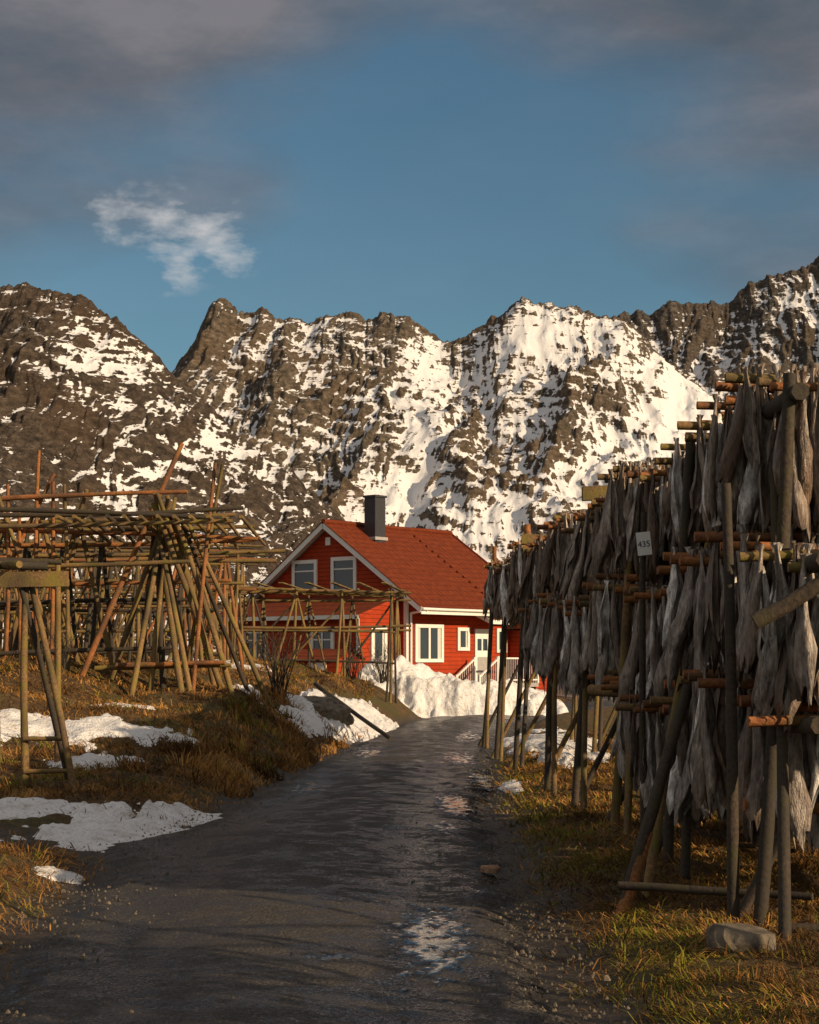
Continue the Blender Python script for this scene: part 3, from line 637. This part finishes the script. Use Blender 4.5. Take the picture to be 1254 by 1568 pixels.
def rx(y): return 2.15-(y-10)*.028
tiers=[(3.15,9.7,31),(2.2,9.2,22.5),(1.32,9.3,15.5)]
polesL=[]
for ti,(tz,ya,yb) in enumerate(tiers):
    y=ya
    while y<yb:
        z=tz+random.uniform(-.06,.09)+ (.10*math.sin(y*1.3))
        xa=rx(y)-random.uniform(.02,.30)-(.0 if ti==0 else .1); xb=xa+3.6
        mt=random.choice([Bk,Bk,Bk,W]) ; tilt=random.uniform(-.12,.12)
        mb.pole((xa,y,z),(xb,y+tilt,z+random.uniform(-.06,.06)),random.uniform(.026,.036),mt)
        polesL.append((xa,y,z,tilt,ti)); y+=random.uniform(.19,.28)
    for X_ in (0,1.6,3.2):
        q=ya-.3
        while q<yb:
            e2=min(q+5,yb+.3); mb.pole((rx(q)+X_,q,tz-.07),(rx(e2)+X_,e2,tz-.07+random.uniform(-.03,.03)),.05,random.choice([W,Dk]),.045); q+=4.8
for y in (9.5,12.3,14.9,17.7,20.3,24.5,28,31):
    for X_ in (0,1.6,3.2):
        x=rx(y)-.22+X_ ; mb.pole((x,y,gz(x,y)-.15),(x+.18,y,3.2),.042,Dk if (random.random()<.8 or y<13) else W)
        if X_<3: mb.pole((x+random.uniform(-.1,.1),y+.3,gz(x,y)),(x+1.5,y+.2,3.1),.035,random.choice([Dk,W]) if y>13 else Dk)
        mb.pole((x+.05,y-.5,gz(x,y-.5)-.1),(x+.2,y+.5,3.0),.035,random.choice([Dk,Dk,W]) if y>13 else Dk)
mb.pole((1.84,9.6,-.1),(1.80,9.65,2.6),.036,Dk); mb.pole((1.30,10.6,-.08),(2.35,11.9,2.75),.042,Dk,.04,seg=8); mb.pole((1.30,10.6,-.08),(1.52,10.87,.5),.047,Bk,.045,0)
mb.pole((1.55,11.2,-.05),(2.2,12.3,2.6),.035,W); mb.pole((1.3,10.5,.20),(2.35,9.9,.22),.03,Dk); mb.pole((1.95,9.9,.76),(3.2,9.9,.72),.04,Bk)
mb.pole((1.6,15,1.33),(3.4,12.5,1.35),.05,W); mb.pole((1.85,9.1,1.8),(2.6,9.0,2.25),.045,Dk); mb.pole((2.0,9.2,.15),(3.0,9.0,.14),.03,Dk)
mb.beam((1.9,16.4,2.95),(2.3,13.2,3.0),.04,.12,W); mb.pole((1.72,24.5,2.6),(1.70,24.5,3.55),.06,Bk); mb.pole((1.5,30,2.9),(1.5,30,3.6),.05,Bk); mb.pole((1.84,13.25,.0),(1.83,13.25,2.75),.03,Dk)
mb.beam((1.75,17.2,3.28),(2.3,17.2,3.3),.12,.14,W); mb.beam((1.6,24.2,3.32),(2.3,24.2,3.3),.1,.14,W)
R1=empty('fish_drying_rack',(0,0,0)); mb.obj('rack_frame',R1)
hang_fish(polesL,R1,2.2,.95)
mb=MB(); pl=[]  # unseen extra rack right of the viewer, added to dapple the foreground with shade
for tz in (3.1,2.2):
    y=-7
    while y<5.0:
        xa=3.4+random.uniform(-.2,0); tl=random.uniform(-.1,.1); mb.pole((xa,y,tz),(xa+3.4,y+tl,tz),.03,Bk); pl.append((xa,y,tz,tl,0 if tz>3 else 1)); y+=random.uniform(.4,.6)
    for X_ in (3.5,5.1,6.6): mb.pole((X_,-7.3,tz-.07),(X_,5.3,tz-.07),.05,Dk)
for y in (-7,-3.5,0,3.2,5.2):
    for X_ in (3.5,5.1,6.6): mb.pole((X_,y,-.1),(X_,y,3.1),.045,Dk); mb.pole((X_,y,0),(X_+.1,y+1.4,2.9),.035,Dk)
shade_rack=empty('fish_drying_rack',(0,0,0)); mb.obj('rack_frame',shade_rack); hang_fish(pl,shade_rack,1.2,.4)

sg=MB(); sg.box((-.055,-.006,-.09),(.055,.006,.09),M['white'])
SN=empty('number_sign',(1.82,13.18,2.50),math.radians(-8)); SN.rotation_euler[1]=math.radians(-6); sg.obj('sign_plate',SN)
cu=bpy.data.curves.new('sign_digits','FONT'); cu.body='435'; cu.size=.065; cu.align_x='CENTER'; cu.extrude=.001; co=mkobj('sign_digits',cu,SN); co.location=(0,-.009,-.025); co.rotation_euler=(math.pi/2,0,0); co.data.materials.append(M['black'])

# ------------------------------------------------------------ world & light
EL=math.radians(20)
sdir=Vector((.81,-.585,math.tan(EL))).normalized()
sun=bpy.data.lights.new('sun','SUN'); sun.energy=5.0; sun.angle=math.radians(.5); sun.color=(1,.76,.49)
so=mkobj('sun',sun); so.rotation_euler=sdir.to_track_quat('Z','Y').to_euler()
wd=bpy.data.worlds.new('World'); scene.world=wd; wd.use_nodes=True; nt=wd.node_tree
bg=nt.nodes['Background']; out=nt.nodes['World Output']
sky=N(nt,'ShaderNodeTexSky'); sky.sky_type='NISHITA'; sky.sun_disc=False; sky.sun_elevation=EL; sky.sun_rotation=math.atan2(sdir.x,sdir.y); sky.air_density=1.0; sky.dust_density=.4; sky.ozone_density=2.0
L(nt,mixc(nt,1.0,sky.outputs[0],(.76,1.0,.98),'MULTIPLY'),bg.inputs[0]); bg.inputs[1].default_value=.072
tc=N(nt,'ShaderNodeTexCoord'); mp=N(nt,'ShaderNodeMapping'); mp.inputs['Scale'].default_value=(1,1,2.6); L(nt,tc.outputs['Generated'],mp.inputs[0])
n1=noise(nt,mp.outputs[0],4.2,5,.45); n2=noise(nt,mp.outputs[0],30,7,.62)
sp=N(nt,'ShaderNodeSeparateXYZ'); L(nt,tc.outputs['Generated'],sp.inputs[0])
high=mth(nt,'MULTIPLY',mth(nt,'SUBTRACT',sp.outputs[2],.285),3.2)
side=mth(nt,'MULTIPLY',mth(nt,'SUBTRACT',mth(nt,'ABSOLUTE',sp.outputs[0]),.11),1.6)
cm=ramp(nt,mth(nt,'ADD',mth(nt,'ADD',n1,high),side),[(.40,0.10),(.72,.95)])
# clouds: grey ahead; brighter cloud behind the viewer and overhead added as fill light
grey=ramp(nt,noise(nt,mp.outputs[0],8,6,.6),[(.32,(.085,.11,.14)),(.5,(.135,.14,.16)),(.68,(.21,.20,.215))])
fill_cloud=ramp(nt,n1,[(.35,(.19,.19,.21)),(.65,(.52,.47,.42))])
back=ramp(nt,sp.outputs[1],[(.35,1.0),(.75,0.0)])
bg2=N(nt,'ShaderNodeBackground'); L(nt,mixc(nt,back,grey,fill_cloud),bg2.inputs[0])
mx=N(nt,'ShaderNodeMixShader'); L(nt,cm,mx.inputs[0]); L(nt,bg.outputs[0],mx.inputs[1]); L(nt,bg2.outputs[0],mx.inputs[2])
nw=N(nt,'ShaderNodeTexNoise'); nw.inputs['Scale'].default_value=28; nw.inputs['Detail'].default_value=5; L(nt,tc.outputs['Generated'],nw.inputs['Vector'])
va=N(nt,'ShaderNodeVectorMath',operation='MULTIPLY_ADD'); L(nt,nw.outputs['Color'],va.inputs[0]); va.inputs[1].default_value=(.045,.045,.045); L(nt,tc.outputs['Generated'],va.inputs[2])
vb=N(nt,'ShaderNodeVectorMath',operation='SUBTRACT'); L(nt,va.outputs[0],vb.inputs[0]); vb.inputs[1].default_value=(.0225,.0225,.0225)
wis=None
for (dx,dz,r_) in [(-.149,.262,.024),(-.120,.250,.026),(-.175,.261,.020),(-.135,.230,.022),(-.105,.241,.02)]:
    d_=Vector((dx,1,dz)).normalized(); vd=N(nt,'ShaderNodeVectorMath',operation='DISTANCE'); L(nt,vb.outputs[0],vd.inputs[0]); vd.inputs[1].default_value=d_
    q=mth(nt,'SUBTRACT',1.0,mth(nt,'DIVIDE',vd.outputs['Value'],r_),True); wis=q if wis is None else mth(nt,'MAXIMUM',wis,q)
wm=ramp(nt,mth(nt,'ADD',mth(nt,'MULTIPLY',wis,.8),mth(nt,'MULTIPLY',mth(nt,'SUBTRACT',n2,.55),2.4)),[(.05,0.0),(.9,.9)])
wm=mth(nt,'MULTIPLY',wm,mth(nt,'MULTIPLY',wis,2.5,True),True)
bg3=N(nt,'ShaderNodeBackground'); bg3.inputs[0].default_value=(.58,.57,.57,1); mx2=N(nt,'ShaderNodeMixShader')
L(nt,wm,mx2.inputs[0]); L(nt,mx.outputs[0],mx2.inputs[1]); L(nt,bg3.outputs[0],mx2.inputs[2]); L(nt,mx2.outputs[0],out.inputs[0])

cam=bpy.data.cameras.new('camera'); cam.sensor_fit='VERTICAL'; cam.sensor_height=24; cam.lens=24*2600/1568; cam.shift_y=226/1568; cam.clip_end=12000; cam.clip_start=.1
co=mkobj('camera',cam); co.location=(0,0,1.6); co.rotation_euler=(math.pi/2,0,0); scene.camera=co
